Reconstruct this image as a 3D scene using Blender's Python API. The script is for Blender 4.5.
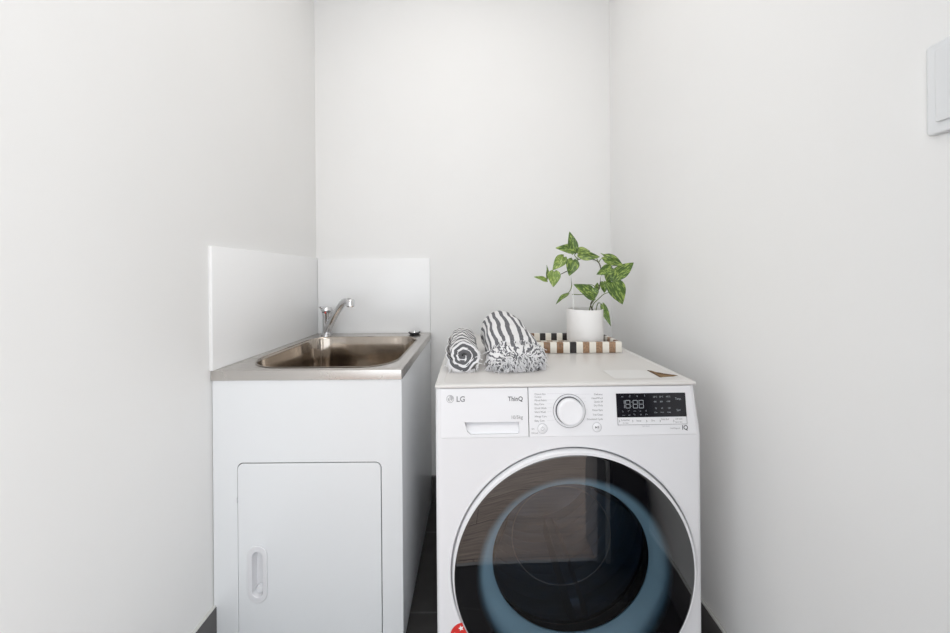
import bpy, bmesh, math, random
from math import pi, sin, cos, sqrt, atan2, radians
from mathutils import Vector, Matrix, noise
random.seed(7)
for o in list(bpy.data.objects): bpy.data.objects.remove(o)
S = bpy.context.scene
COL = S.collection

# ------------------------------------------------------------------ camera, world, lights, exposure
cd = bpy.data.cameras.new('camera'); cam = bpy.data.objects.new('camera', cd); COL.objects.link(cam)
cd.sensor_fit = 'HORIZONTAL'; cd.sensor_width = 36; cd.lens = 290/950*36
cd.shift_y = -39.5/950; cd.clip_start = 0.02
cam.location = (0, 0, 1.10); cam.rotation_euler = (pi/2, .008, 0)
S.camera = cam
w = bpy.data.worlds.new('sky'); S.world = w; w.use_nodes = True
w.node_tree.nodes['Background'].inputs[0].default_value = (.80, .90, 1, 1)
w.node_tree.nodes['Background'].inputs[1].default_value = 1.5
def area(name, loc, rot, sx, sy, power, col=(1, 1, 1)):
    l = bpy.data.lights.new(name, 'AREA'); l.shape = 'RECTANGLE'; l.size = sx; l.size_y = sy
    l.energy = power; l.color = col
    o = bpy.data.objects.new(name, l); COL.objects.link(o); o.location = loc; o.rotation_euler = rot
    return o
area('window_daylight', (.10, -2.95, 1.30), (pi/2, 0, 0), 2.9, 2.3, 32, (.97, .985, 1))  # unseen window behind the camera, added for soft frontal light
area('window_daylight', (2.55, -1.30, 1.22), (pi/2, 0, pi/2), 2.2, 2.2, 48, (.97, .985, 1))  # unseen side light, added to brighten the left wall of the recess
area('window_daylight', (-2.35, -1.30, 1.22), (pi/2, 0, -pi/2), 2.2, 2.2, 45, (.97, .985, 1))  # unseen side light, added to brighten the right wall of the recess
area('ceiling_lamp_light', (.10, -.7, 2.63), (0, 0, 0), .7, .7, 11, (1, .97, .93))  # unseen lamp, added to brighten the timber floor
area('recess_lamp_light', (-.05, .70, 2.66), (0, 0, 0), .56, .56, 4, (1, .97, .93))  # unseen lamp, added to even out the light in the recess
S.view_settings.view_transform = 'Standard'; S.view_settings.look = 'None'
S.view_settings.gamma = 1; S.view_settings.use_curve_mapping = False
S.view_settings.exposure = -0.30

# ------------------------------------------------------------------ materials
def newmat(name):
    m = bpy.data.materials.new(name); m.use_nodes = True
    nt = m.node_tree; return m, nt, nt.nodes['Principled BSDF']
def N(nt, t, **k):
    n = nt.nodes.new(t)
    for a, b in k.items(): setattr(n, a, b)
    return n
def setin(n, **k):
    for a, b in k.items():
        n.inputs[a.replace('_', ' ')].default_value = b
def plain(name, col, rough=.5, metal=0, coat=0, bump=0, bscale=200, var=0, ior=1.5):
    m, nt, p = newmat(name)
    p.inputs['Base Color'].default_value = (*col, 1); p.inputs['Roughness'].default_value = rough
    p.inputs['Metallic'].default_value = metal; p.inputs['Coat Weight'].default_value = coat
    p.inputs['IOR'].default_value = ior
    tc = N(nt, 'ShaderNodeTexCoord')
    if bump:
        nz = N(nt, 'ShaderNodeTexNoise'); nz.inputs['Scale'].default_value = bscale; nz.inputs['Detail'].default_value = 4
        nt.links.new(tc.outputs['Object'], nz.inputs['Vector'])
        b = N(nt, 'ShaderNodeBump'); b.inputs['Strength'].default_value = bump; b.inputs['Distance'].default_value = .002
        nt.links.new(nz.outputs['Fac'], b.inputs['Height']); nt.links.new(b.outputs['Normal'], p.inputs['Normal'])
    if var:
        nz = N(nt, 'ShaderNodeTexNoise'); nz.inputs['Scale'].default_value = 3; nz.inputs['Detail'].default_value = 5
        nt.links.new(tc.outputs['Object'], nz.inputs['Vector'])
        r = N(nt, 'ShaderNodeValToRGB'); r.color_ramp.elements[0].position = .3; r.color_ramp.elements[1].position = .7
        r.color_ramp.elements[0].color = (*[c*(1-var) for c in col], 1); r.color_ramp.elements[1].color = (*col, 1)
        nt.links.new(nz.outputs['Fac'], r.inputs[0]); nt.links.new(r.outputs[0], p.inputs['Base Color'])
    return m
M = {}
M['wall'] = plain('wall_paint', (.865, .86, .85), .7, bump=.06, bscale=120, var=.015)
M['ceil'] = plain('ceiling_paint', (.85, .85, .84), .8, bump=.02)
M['trim'] = plain('trim_paint', (.80, .80, .79), .4)
M['grout'] = plain('grout_bead', (.62, .62, .60), .6, bump=.1)
M['splash'] = plain('white_laminate', (.90, .90, .90), .25, bump=.01, bscale=30)
M['powder'] = plain('white_powder_coat', (.82, .835, .85), .28, bump=.03, bscale=500)
M['enamel'] = plain('white_enamel', (.745, .745, .765), .25)
M['lid'] = plain('lid_laminate', (.66, .64, .62), .30, bump=.03, bscale=400)
M['lidtrim'] = plain('lid_border', (.70, .685, .67), .35)
M['label'] = plain('paper_label', (.70, .69, .68), .5)
M['plastic'] = plain('white_plastic', (.77, .77, .79), .30)
M['drawerp'] = plain('drawer_plastic', (.76, .76, .78), .28)
M['chrome'] = plain('chrome', (.72, .72, .73), .07, metal=1)
M['darkgap'] = plain('dark_gap', (.03, .03, .03), .8)  # near-black sheet colour, painted shade for narrow gaps
M['blackp'] = plain('black_plastic', (.012, .012, .014), .25)
M['scr'] = plain('display_glass', (.012, .012, .016), .12)
M['grey'] = plain('grey_print', (.22, .22, .23), .6)
M['lgrey'] = plain('light_grey_print', (.42, .42, .44), .6)
M['dgrey'] = plain('dark_grey_print', (.06, .06, .07), .5)
M['red'] = plain('red_sticker', (.65, .035, .03), .4)
M['white'] = plain('white_print', (.85, .85, .85), .5)
M['ceramic'] = plain('white_ceramic', (.80, .785, .77), .45, bump=.04, bscale=90)
M['soil'] = plain('potting_soil', (.035, .022, .014), .95, bump=1, bscale=120)
M['wire'] = plain('white_wire', (.85, .85, .83), .4)
M['stem'] = plain('plant_stem', (.13, .19, .045), .5)
M['brownstem'] = plain('brown_stem', (.07, .06, .03), .6)
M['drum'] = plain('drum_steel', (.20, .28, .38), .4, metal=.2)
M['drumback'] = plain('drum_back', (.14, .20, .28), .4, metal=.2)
M['gasket'] = plain('door_bowl_ring', (.52, .78, .92), .5)
M['rubber'] = plain('black_rubber', (.02, .022, .026), .6)
M['frame'] = plain('jamb_grey', (.30, .30, .31), .35)
M['doorleaf'] = plain('charcoal_door_leaf', (.05, .048, .05), .5)  # dark colour of the added leaf, for its reflection in the glass
M['switch'] = plain('switch_plastic', (.77, .78, .79), .35)
M['ledw'] = plain('display_print', (.30, .32, .34), .5)

def steel(name, col, rough, aniso=(1, 60, 1), b=.05):
    m, nt, p = newmat(name)
    setin(p, Base_Color=(*col, 1), Roughness=rough, Metallic=1)
    tc = N(nt, 'ShaderNodeTexCoord'); mp = N(nt, 'ShaderNodeMapping'); mp.inputs['Scale'].default_value = aniso
    nz = N(nt, 'ShaderNodeTexNoise'); setin(nz, Scale=14, Detail=6)
    nt.links.new(tc.outputs['Object'], mp.inputs[0]); nt.links.new(mp.outputs[0], nz.inputs['Vector'])
    bp = N(nt, 'ShaderNodeBump'); setin(bp, Strength=b, Distance=.002)
    nt.links.new(nz.outputs['Fac'], bp.inputs['Height']); nt.links.new(bp.outputs[0], p.inputs['Normal'])
    mr = N(nt, 'ShaderNodeMapRange'); setin(mr, To_Min=rough*.8, To_Max=rough*1.25)
    nt.links.new(nz.outputs['Fac'], mr.inputs[0]); nt.links.new(mr.outputs[0], p.inputs['Roughness'])
    return m
M['steel'] = steel('brushed_steel', (.60, .575, .55), .26)
M['basin'] = steel('basin_steel', (.44, .39, .34), .11, (3, 3, .6), .25)  # darker, browner copy of the steel: inner shade and brown reflections in the colour

def tiles(name, col, grout, w, h, rough=.35, axes='XY'):
    m, nt, p = newmat(name)
    tc = N(nt, 'ShaderNodeTexCoord'); mp = N(nt, 'ShaderNodeMapping')
    nt.links.new(tc.outputs['Object'], mp.inputs[0]); mp.inputs['Location'].default_value = (.12, .248, 0)
    br = N(nt, 'ShaderNodeTexBrick'); br.offset = 0
    setin(br, Color1=(*col, 1), Color2=(*[c*1.15 for c in col], 1), Mortar=(*grout, 1), Scale=1, Mortar_Size=.0025, Brick_Width=w, Row_Height=h)
    nt.links.new(mp.outputs[0], br.inputs['Vector'])
    nz = N(nt, 'ShaderNodeTexNoise'); setin(nz, Scale=25, Detail=8)
    nt.links.new(tc.outputs['Object'], nz.inputs['Vector'])
    mx = N(nt, 'ShaderNodeMix', data_type='RGBA', blend_type='MULTIPLY'); mx.inputs[0].default_value = .5
    nt.links.new(br.outputs[0], mx.inputs[6]); nt.links.new(nz.outputs['Fac'], mx.inputs[7])
    nt.links.new(mx.outputs[2], p.inputs['Base Color']); p.inputs['Roughness'].default_value = rough; p.inputs['Specular IOR Level'].default_value = .2
    return m
M['tile'] = tiles('dark_floor_tile', (.052, .050, .050), (.11, .11, .11), .6, .3, .6)
M['skirt'] = plain('dark_skirting_tile', (.12, .115, .115), .25, bump=.05, bscale=60, var=.3)

def timber():
    m, nt, p = newmat('timber_boards')
    tc = N(nt, 'ShaderNodeTexCoord')
    br = N(nt, 'ShaderNodeTexBrick'); br.offset = .37
    setin(br, Color1=(.56, .44, .37, 1), Color2=(.62, .50, .43, 1), Mortar=(.06, .04, .03, 1), Scale=1, Mortar_Size=.0015, Brick_Width=1.6, Row_Height=.18)
    nt.links.new(tc.outputs['Object'], br.inputs['Vector'])
    mp = N(nt, 'ShaderNodeMapping'); mp.inputs['Scale'].default_value = (1.5, 34, 1)
    nt.links.new(tc.outputs['Object'], mp.inputs[0])
    nz = N(nt, 'ShaderNodeTexNoise'); setin(nz, Scale=3, Detail=9, Distortion=.12)
    nt.links.new(mp.outputs[0], nz.inputs['Vector'])
    r = N(nt, 'ShaderNodeValToRGB'); r.color_ramp.elements[0].position = .3; r.color_ramp.elements[0].color = (.5, .5, .5, 1)
    r.color_ramp.elements[1].position = .75; r.color_ramp.elements[1].color = (1.15, 1.15, 1.15, 1)
    nt.links.new(nz.outputs['Fac'], r.inputs[0])
    mx = N(nt, 'ShaderNodeMix', data_type='RGBA', blend_type='MULTIPLY'); mx.inputs[0].default_value = 1
    nt.links.new(br.outputs[0], mx.inputs[6]); nt.links.new(r.outputs[0], mx.inputs[7])
    nt.links.new(mx.outputs[2], p.inputs['Base Color']); p.inputs['Roughness'].default_value = .38
    return m
M['timber'] = timber()

def door_glass():
    m, nt, p = newmat('tinted_door_glass'); nt.nodes.remove(p)
    out = nt.nodes['Material Output']
    tc = N(nt, 'ShaderNodeTexCoord'); sx = N(nt, 'ShaderNodeSeparateXYZ'); nt.links.new(tc.outputs['Object'], sx.inputs[0])
    cx = N(nt, 'ShaderNodeCombineXYZ'); nt.links.new(sx.outputs[0], cx.inputs[0]); nt.links.new(sx.outputs[2], cx.inputs[2])
    ln = N(nt, 'ShaderNodeVectorMath', operation='LENGTH'); nt.links.new(cx.outputs[0], ln.inputs[0])
    mr = N(nt, 'ShaderNodeMapRange'); mr.interpolation_type = 'SMOOTHSTEP'; setin(mr, From_Min=.207, From_Max=.228)
    nt.links.new(ln.outputs['Value'], mr.inputs[0])
    tr = N(nt, 'ShaderNodeBsdfTransparent'); tr.inputs[0].default_value = (.86, .90, .93, 1)
    bl = N(nt, 'ShaderNodeBsdfDiffuse'); bl.inputs[0].default_value = (.002, .002, .003, 1)
    m1 = N(nt, 'ShaderNodeMixShader'); nt.links.new(mr.outputs[0], m1.inputs[0]); nt.links.new(tr.outputs[0], m1.inputs[1]); nt.links.new(bl.outputs[0], m1.inputs[2])
    gl = N(nt, 'ShaderNodeBsdfGlossy'); gl.inputs['Roughness'].default_value = .015
    fr = N(nt, 'ShaderNodeFresnel'); fr.inputs[0].default_value = 2.3
    m2 = N(nt, 'ShaderNodeMixShader'); nt.links.new(fr.outputs[0], m2.inputs[0]); nt.links.new(m1.outputs[0], m2.inputs[1]); nt.links.new(gl.outputs[0], m2.inputs[2])
    nt.links.new(m2.outputs[0], out.inputs[0]); return m
M['doorglass'] = door_glass()
def bowl_glass():
    m, nt, p = newmat('glass_bowl'); nt.nodes.remove(p); out = nt.nodes['Material Output']
    tr = N(nt, 'ShaderNodeBsdfTransparent'); tr.inputs[0].default_value = (.80, .84, .88, 1)
    gl = N(nt, 'ShaderNodeBsdfGlossy'); gl.inputs['Roughness'].default_value = .08; gl.inputs[0].default_value = (.5, .56, .62, 1)
    lw = N(nt, 'ShaderNodeLayerWeight'); lw.inputs[0].default_value = .05
    m2 = N(nt, 'ShaderNodeMixShader'); nt.links.new(lw.outputs['Fresnel'], m2.inputs[0]); nt.links.new(tr.outputs[0], m2.inputs[1]); nt.links.new(gl.outputs[0], m2.inputs[2])
    nt.links.new(m2.outputs[0], out.inputs[0]); return m
M['bowl'] = bowl_glass()

def checker():
    m, nt, p = newmat('bone_and_wood_inlay')
    tc = N(nt, 'ShaderNodeTexCoord')
    vm = N(nt, 'ShaderNodeVectorMath', operation='MULTIPLY_ADD'); c = .0211
    vm.inputs[1].default_value = (1/c, 1/c, 0); vm.inputs[2].default_value = (133.40, 100.03, 0)
    nt.links.new(tc.outputs['Object'], vm.inputs[0])
    fl = N(nt, 'ShaderNodeVectorMath', operation='FLOOR'); nt.links.new(vm.outputs[0], fl.inputs[0])
    sx = N(nt, 'ShaderNodeSeparateXYZ'); nt.links.new(fl.outputs[0], sx.inputs[0])
    ad = N(nt, 'ShaderNodeMath', operation='ADD'); nt.links.new(sx.outputs[0], ad.inputs[0]); nt.links.new(sx.outputs[1], ad.inputs[1])
    md = N(nt, 'ShaderNodeMath', operation='MODULO'); md.inputs[1].default_value = 2; nt.links.new(ad.outputs[0], md.inputs[0])
    wn = N(nt, 'ShaderNodeTexWhiteNoise', noise_dimensions='3D'); nt.links.new(fl.outputs[0], wn.inputs['Vector'])
    r = N(nt, 'ShaderNodeValToRGB'); r.color_ramp.interpolation = 'CONSTANT'
    e = r.color_ramp.elements; e[0].color = (.27, .145, .070, 1); e[1].position = .40; e[1].color = (.38, .235, .14, 1)
    a = e.new(.74); a.color = (.035, .03, .03, 1); a = e.new(.86); a.color = (.20, .095, .04, 1)
    nt.links.new(wn.outputs[0], r.inputs[0])
    nz = N(nt, 'ShaderNodeTexNoise'); setin(nz, Scale=160, Detail=5); nt.links.new(tc.outputs['Object'], nz.inputs['Vector'])
    mm = N(nt, 'ShaderNodeMapRange'); setin(mm, From_Min=.3, From_Max=.7, To_Min=.6, To_Max=1.2); nt.links.new(nz.outputs[0], mm.inputs[0])
    mu = N(nt, 'ShaderNodeMix', data_type='RGBA', blend_type='MULTIPLY'); mu.inputs[0].default_value = 1
    nt.links.new(r.outputs[0], mu.inputs[6]); nt.links.new(mm.outputs[0], mu.inputs[7])
    mx = N(nt, 'ShaderNodeMix', data_type='RGBA'); nt.links.new(md.outputs[0], mx.inputs[0])
    mx.inputs[6].default_value = (.82, .78, .70, 1); nt.links.new(mu.outputs[2], mx.inputs[7])
    nt.links.new(mx.outputs[2], p.inputs['Base Color']); p.inputs['Roughness'].default_value = .3
    return m
M['inlay'] = checker()

def cloth(name, period, duty, axis, wob=.002, dark=(.13, .13, .14), light=(.80, .79, .79)):
    m, nt, p = newmat(name)
    uv = N(nt, 'ShaderNodeUVMap'); sx = N(nt, 'ShaderNodeSeparateXYZ'); nt.links.new(uv.outputs[0], sx.inputs[0])
    tc = N(nt, 'ShaderNodeTexCoord')
    nz = N(nt, 'ShaderNodeTexNoise'); setin(nz, Scale=45, Detail=2); nt.links.new(tc.outputs['Object'], nz.inputs['Vector'])
    ma = N(nt, 'ShaderNodeMath', operation='MULTIPLY_ADD'); ma.inputs[1].default_value = wob
    nt.links.new(nz.outputs[0], ma.inputs[0]); nt.links.new(sx.outputs[axis], ma.inputs[2])
    dv = N(nt, 'ShaderNodeMath', operation='MULTIPLY'); dv.inputs[1].default_value = 1/period; nt.links.new(ma.outputs[0], dv.inputs[0])
    fr = N(nt, 'ShaderNodeMath', operation='FRACT'); nt.links.new(dv.outputs[0], fr.inputs[0])
    lt = N(nt, 'ShaderNodeMath', operation='LESS_THAN'); lt.inputs[1].default_value = duty; nt.links.new(fr.outputs[0], lt.inputs[0])
    n2 = N(nt, 'ShaderNodeTexNoise'); setin(n2, Scale=700, Detail=3); nt.links.new(tc.outputs['Object'], n2.inputs['Vector'])
    m2 = N(nt, 'ShaderNodeMapRange'); setin(m2, From_Min=.35, From_Max=.65, To_Min=.4, To_Max=1.9); nt.links.new(n2.outputs[0], m2.inputs[0])
    dk = N(nt, 'ShaderNodeMix', data_type='RGBA', blend_type='MULTIPLY'); dk.inputs[0].default_value = 1; dk.inputs[6].default_value = (*dark, 1)
    nt.links.new(m2.outputs[0], dk.inputs[7])
    mx = N(nt, 'ShaderNodeMix', data_type='RGBA'); mx.inputs[6].default_value = (*light, 1)
    nt.links.new(lt.outputs[0], mx.inputs[0]); nt.links.new(dk.outputs[2], mx.inputs[7])
    nt.links.new(mx.outputs[2], p.inputs['Base Color']); p.inputs['Roughness'].default_value = .95
    b = N(nt, 'ShaderNodeBump'); setin(b, Strength=.9, Distance=.002); nt.links.new(n2.outputs[0], b.inputs['Height']); nt.links.new(b.outputs[0], p.inputs['Normal'])
    return m
M['clothA'] = cloth('fine_striped_cotton', .034, .42, 1, .006)
M['clothB'] = cloth('wide_striped_cotton', .0185, .45, 0, .003)
M['cwhite'] = plain('white_cotton', (.80, .79, .80), .95, bump=.9, bscale=500)
M['cdark'] = plain('charcoal_cotton', (.15, .15, .16), .95, bump=.9, bscale=500, var=.3)

def leafmat(name, g1, g2, y):
    m, nt, p = newmat(name)
    tc = N(nt, 'ShaderNodeTexCoord'); uv = N(nt, 'ShaderNodeUVMap')
    mp = N(nt, 'ShaderNodeMapping'); mp.inputs['Scale'].default_value = (3.2, 10, 1); mp.inputs['Rotation'].default_value = (0, 0, .5)
    oi = N(nt, 'ShaderNodeObjectInfo'); nt.links.new(uv.outputs[0], mp.inputs[0])
    nz = N(nt, 'ShaderNodeTexNoise', noise_dimensions='4D'); setin(nz, Scale=1.3, Detail=4, Distortion=.8)
    ml = N(nt, 'ShaderNodeMath', operation='MULTIPLY'); ml.inputs[1].default_value = 50; nt.links.new(oi.outputs['Random'], ml.inputs[0])
    nt.links.new(ml.outputs[0], nz.inputs['W']); nt.links.new(mp.outputs[0], nz.inputs['Vector'])
    r = N(nt, 'ShaderNodeValToRGB'); e = r.color_ramp.elements
    e[0].position = .3; e[0].color = (*g1, 1); e[1].position = .68; e[1].color = (*y, 1)
    a = e.new(.52); a.color = (*g2, 1); a = e.new(.58); a.color = (*y, 1)
    nt.links.new(nz.outputs[0], r.inputs[0])
    nt.links.new(r.outputs[0], p.inputs['Base Color']); p.inputs['Roughness'].default_value = .35
    p.inputs['Subsurface Weight'].default_value = 0
    return m
M['leafd'] = leafmat('variegated_leaf', (.032, .072, .011), (.075, .145, .020), (.32, .42, .10))
M['leafl'] = leafmat('pale_leaf', (.09, .17, .025), (.17, .26, .045), (.42, .50, .16))

# ------------------------------------------------------------------ mesh helpers
def link(name, me, mats, parent=None, sharp=35):
    o = bpy.data.objects.new(name, me); COL.objects.link(o)
    for m in (mats if isinstance(mats, (list, tuple)) else [mats]): me.materials.append(M[m])
    if sharp:
        for p in me.polygons: p.use_smooth = True
        me.set_sharp_from_angle(angle=radians(sharp))
    if parent: o.parent = parent
    return o
def raw(name, vs, fs, mats, parent=None, sharp=35, midx=None, uvs=None, loc=None):
    me = bpy.data.meshes.new(name); me.from_pydata([tuple(v) for v in vs], [], fs)
    if midx:
        for p, i in zip(me.polygons, midx): p.material_index = i
    if uvs:
        l = me.uv_layers.new(name='UVMap')
        for lp in me.loops: l.data[lp.index].uv = uvs[lp.vertex_index]
    bm = bmesh.new(); bm.from_mesh(me); bmesh.ops.recalc_face_normals(bm, faces=bm.faces); bm.to_mesh(me); bm.free()
    o = link(name, me, mats, parent, sharp)
    if loc: o.location = loc
    return o
def box(name, lo, hi, mat, parent=None, bev=0, seg=2):
    bm = bmesh.new(); bmesh.ops.create_cube(bm, size=1)
    for v in bm.verts: v.co = Vector([lo[i]+(v.co[i]+.5)*(hi[i]-lo[i]) for i in range(3)])
    if bev: bmesh.ops.bevel(bm, geom=bm.edges[:], offset=bev, segments=seg, profile=.5, affect='EDGES')
    me = bpy.data.meshes.new(name); bm.to_mesh(me); bm.free()
    return link(name, me, mat, parent, 50)
def lathe(name, prof, mat, parent=None, n=64, axis='Z', loc=(0, 0, 0), closed=False, sharp=35, midx=None):
    """prof: list of (r, h); axis Z: up, axis Y: h is +y"""
    vs, fs, mi = [], [], []
    for r, h in prof:
        for k in range(n):
            a = 2*pi*k/n
            vs.append((r*cos(a), r*sin(a), h) if axis == 'Z' else (r*cos(a), h, r*sin(a)))
    m = len(prof)
    for i in range(m if closed else m-1):
        for k in range(n):
            fs.append((i*n+k, i*n+(k+1) % n, ((i+1) % m)*n+(k+1) % n, ((i+1) % m)*n+k)); mi.append(midx[i] if midx else 0)
    me = bpy.data.meshes.new(name); me.from_pydata(vs, [], fs)
    for p, i in zip(me.polygons, mi): p.material_index = i
    bm = bmesh.new(); bm.from_mesh(me); bmesh.ops.remove_doubles(bm, verts=bm.verts, dist=1e-6)
    bmesh.ops.dissolve_degenerate(bm, edges=bm.edges, dist=1e-7)
    bmesh.ops.recalc_face_normals(bm, faces=bm.faces); bm.to_mesh(me); bm.free()
    o = link(name, me, mat, parent, sharp); o.location = loc; return o
def frames(path):
    P = [Vector(p) for p in path]; out = []; up = None
    for i, p in enumerate(P):
        t = (P[min(i+1, len(P)-1)]-P[max(i-1, 0)]).normalized()
        if up is None: up = t.orthogonal().normalized()
        up = (up-t*up.dot(t)).normalized(); out.append((p, t, up, t.cross(up)))
    return out
def smoothpath(path, k=6):
    P = [Vector(p) for p in path]; out = []
    for i in range(len(P)-1):
        a, b, c, d = P[max(i-1, 0)], P[i], P[i+1], P[min(i+2, len(P)-1)]
        for j in range(k):
            t = j/k
            out.append(.5*((2*b)+(c-a)*t+(2*a-5*b+4*c-d)*t*t+(3*b-a-3*c+d)*t**3))
    out.append(P[-1]); return out
def tube_data(path, rad, n=8):
    vs, fs = [], []
    F = frames(path); L = len(F)
    for i, (p, t, u, v) in enumerate(F):
        r = rad if isinstance(rad, (int, float)) else rad[0]+(rad[1]-rad[0])*i/(L-1)
        for k in range(n):
            a = 2*pi*k/n; vs.append(p+u*(r*cos(a))+v*(r*sin(a)))
    for i in range(L-1):
        for k in range(n): fs.append((i*n+k, i*n+(k+1) % n, (i+1)*n+(k+1) % n, (i+1)*n+k))
    fs.append(tuple(range(n))[::-1]); fs.append(tuple(range((L-1)*n, L*n)))
    return vs, fs
def tube(name, path, rad, mat, parent=None, n=12, k=6):
    vs, fs = tube_data(smoothpath(path, k) if k else path, rad, n)
    return raw(name, vs, fs, mat, parent, 50)
def rect(x0, y0, x1, y1): return [(x0, y0), (x1, y0), (x1, y1), (x0, y1)]
def rrect(x0, y0, x1, y1, r, n=8):
    out = []
    for cx, cy, a0 in ((x1-r, y0+r, -pi/2), (x1-r, y1-r, 0), (x0+r, y1-r, pi/2), (x0+r, y0+r, pi)):
        for i in range(n+1):
            a = a0+pi/2*i/n; out.append((cx+r*cos(a), cy+r*sin(a)))
    return out
def rrect4(x0, y0, x1, y1, r00, r10, r11, r01, n=8):
    out = []
    for cx, cy, r, a0 in ((x1-r10, y0+r10, r10, -pi/2), (x1-r11, y1-r11, r11, 0), (x0+r01, y1-r01, r01, pi/2), (x0+r00, y0+r00, r00, pi)):
        for i in range(n+1):
            a = a0+pi/2*i/n; out.append((cx+r*cos(a), cy+r*sin(a)))
    return out
def circ(cx, cy, r, n=64): return [(cx+r*cos(2*pi*i/n), cy+r*sin(2*pi*i/n)) for i in range(n)]
def curve_mesh(cu):
    o = bpy.data.objects.new('tmp', cu); COL.objects.link(o)
    dg = bpy.context.evaluated_depsgraph_get(); me = bpy.data.meshes.new_from_object(o.evaluated_get(dg))
    bpy.data.objects.remove(o); return me
def slab(name, loops, thick, mat, parent=None, bev=0, mtx=None, loc=(0, 0, 0)):
    """2D loops (first outer, others holes) filled and extruded. Local xy plane -> world XZ, thickness centred on y"""
    cu = bpy.data.curves.new('c', 'CURVE'); cu.dimensions = '2D'; cu.fill_mode = 'BOTH'
    cu.extrude = max(thick/2-bev, 0); cu.bevel_depth = bev; cu.bevel_resolution = 2; cu.offset = -bev
    for L in loops:
        s = cu.splines.new('POLY'); s.points.add(len(L)-1); s.use_cyclic_u = True
        for i, (x, y) in enumerate(L): s.points[i].co = (x, y, 0, 1)
    me = curve_mesh(cu)
    me.transform(mtx or Matrix.Rotation(pi/2, 4, 'X'))
    me.materials.clear()
    o = link(name, me, mat, parent, 40); o.location = loc
    return o
def text_mesh(s, size, align='LEFT', ext=.00015, sx=1, bold=0):
    cu = bpy.data.curves.new('t', 'FONT'); cu.body = s; cu.size = size; cu.extrude = ext; cu.align_x = align; cu.resolution_u = 3; cu.offset = bold
    me = curve_mesh(cu); me.materials.clear()
    if sx != 1: me.transform(Matrix.Diagonal((sx, 1, 1, 1)))
    return me
def joinmeshes(items):
    bm = bmesh.new()
    for me, mt in items:
        me.transform(mt); bm.from_mesh(me)
    out = bpy.data.meshes.new('j'); bm.to_mesh(out); bm.free(); return out
def empty(name, loc, label=None, cat=None, group=None, rz=0):
    o = bpy.data.objects.new(name, None); COL.objects.link(o); o.location = loc; o.rotation_euler.z = rz
    o.empty_display_size = .05
    if label: tag(o, label, cat, group)
    return o
def tag(o, label, cat, group=None):
    o['label'] = label; o['category'] = cat
    if group: o['group'] = group
    return o
def struct(o): o['kind'] = 'structure'; return o
def loft(name, loops, mat, parent=None, cap_last=True, sharp=35, midx=None):
    n = len(loops[0]); vs = [v for L in loops for v in L]; fs = []; mi = []
    for i in range(len(loops)-1):
        for k in range(n): fs.append((i*n+k, i*n+(k+1) % n, (i+1)*n+(k+1) % n, (i+1)*n+k)); mi.append(midx[i] if midx else 0)
    if cap_last: fs.append(tuple(range((len(loops)-1)*n, len(loops)*n))); mi.append(midx[-1] if midx else 0)
    return raw(name, vs, fs, mat, parent, sharp, midx=mi)

# ------------------------------------------------------------------ the room
XL, XR, YB, H = -.785, .675, 1.436, 2.70
XO, YO = 2.6, -3.0          # outer room right wall and far wall
YE = .205                   # recess edge
XO2 = -2.4
struct(box('wall_left', (XL-.1, YE, 0), (XL, YB+.1, H), 'wall'))
struct(box('wall_back', (XL, YB, 0), (XR, YB+.1, H), 'wall'))
struct(box('wall_right', (XR, YE, 0), (XR+.1, YB+.1, H), 'wall'))
struct(box('wall_front_right', (.505, YE-.10, 0), (XO, YE, H), 'wall'))
struct(box('wall_front_left', (XO2, YE-.10, 0), (XL, YE, H), 'wall'))
T90 = Matrix.Rotation(pi/2, 4, 'Z') @ Matrix.Rotation(pi/2, 4, 'X')
def wall_window(wname, k, loops, glass, loc, loc2, mtx=None):
    struct(slab(wname, [loops, glass], .10, 'wall', mtx=mtx, loc=loc))
    x0, z0, x1, z1 = glass[0][0], glass[0][1], glass[2][0], glass[2][1]; m_ = (x0+x1)/2
    struct(slab('window_%d' % k, [rect(x0, z0, x1, z1), rect(x0+.05, z0+.05, m_-.025, z1-.05), rect(m_+.025, z0+.05, x1-.05, z1-.05)], .05, 'trim', mtx=mtx, loc=loc2))  # unseen windows, added to frame the area lights
wall_window('wall_far', 1, rect(XO2, 0, XO, H), rect(-1.36, .14, 1.56, 2.46), (0, YO-.05, 0), (0, YO-.06, 0))
wall_window('wall_outer_right', 2, rect(YO, 0, YE-.10, H), rect(-2.42, .1, -.18, 2.36), (XO+.05, 0, 0), (XO+.06, 0, 0), T90)
wall_window('wall_outer_left', 3, rect(YO, 0, YE-.10, H), rect(-2.42, .1, -.18, 2.36), (XO2-.05, 0, 0), (XO2-.06, 0, 0), T90)
struct(box('ceiling', (XO2-.1, YO-.1, H), (XO+.1, YB+.1, H+.08), 'ceil'))
struct(box('floor', (XL-.1, YE, -.05), (XR+.1, YB+.1, 0), 'tile'))
struct(box('floor_timber', (XO2-.1, YO-.1, -.05), (XO+.1, YE-.012, 0), 'timber'))
struct(box('trim_1', (XL, YE-.012, -.05), (.505, YE, .002), 'frame'))
struct(box('trim_2', (.474, YE-.10, .002), (.505, YE+.012, H), 'frame', bev=.002))
struct(box('trim_5', (.508, YE+.001, .002), (.524, YE+.016, H), 'trim', bev=.002))
struct(box('door_1', (.526, YE+.002, .012), (.662, YE+.034, 2.10), 'doorleaf', bev=.002))  # unseen leaf, added to darken its part of the door glass reflection
bb = M['skirt']
SK = .131
struct(box('baseboard_left', (XL, .40, 0), (XL+.010, YB, SK-.004), 'skirt', bev=.001))
struct(box('baseboard_left_front', (XL, YE, 0), (XL+.010, .398, SK-.004), 'skirt', bev=.001))
struct(box('baseboard_back', (XL+.010, YB-.010, 0), (XR-.010, YB, .12), 'skirt', bev=.001))
struct(box('baseboard_right', (XR-.010, .645, 0), (XR, YB, SK-.006), 'skirt', bev=.001))
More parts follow.
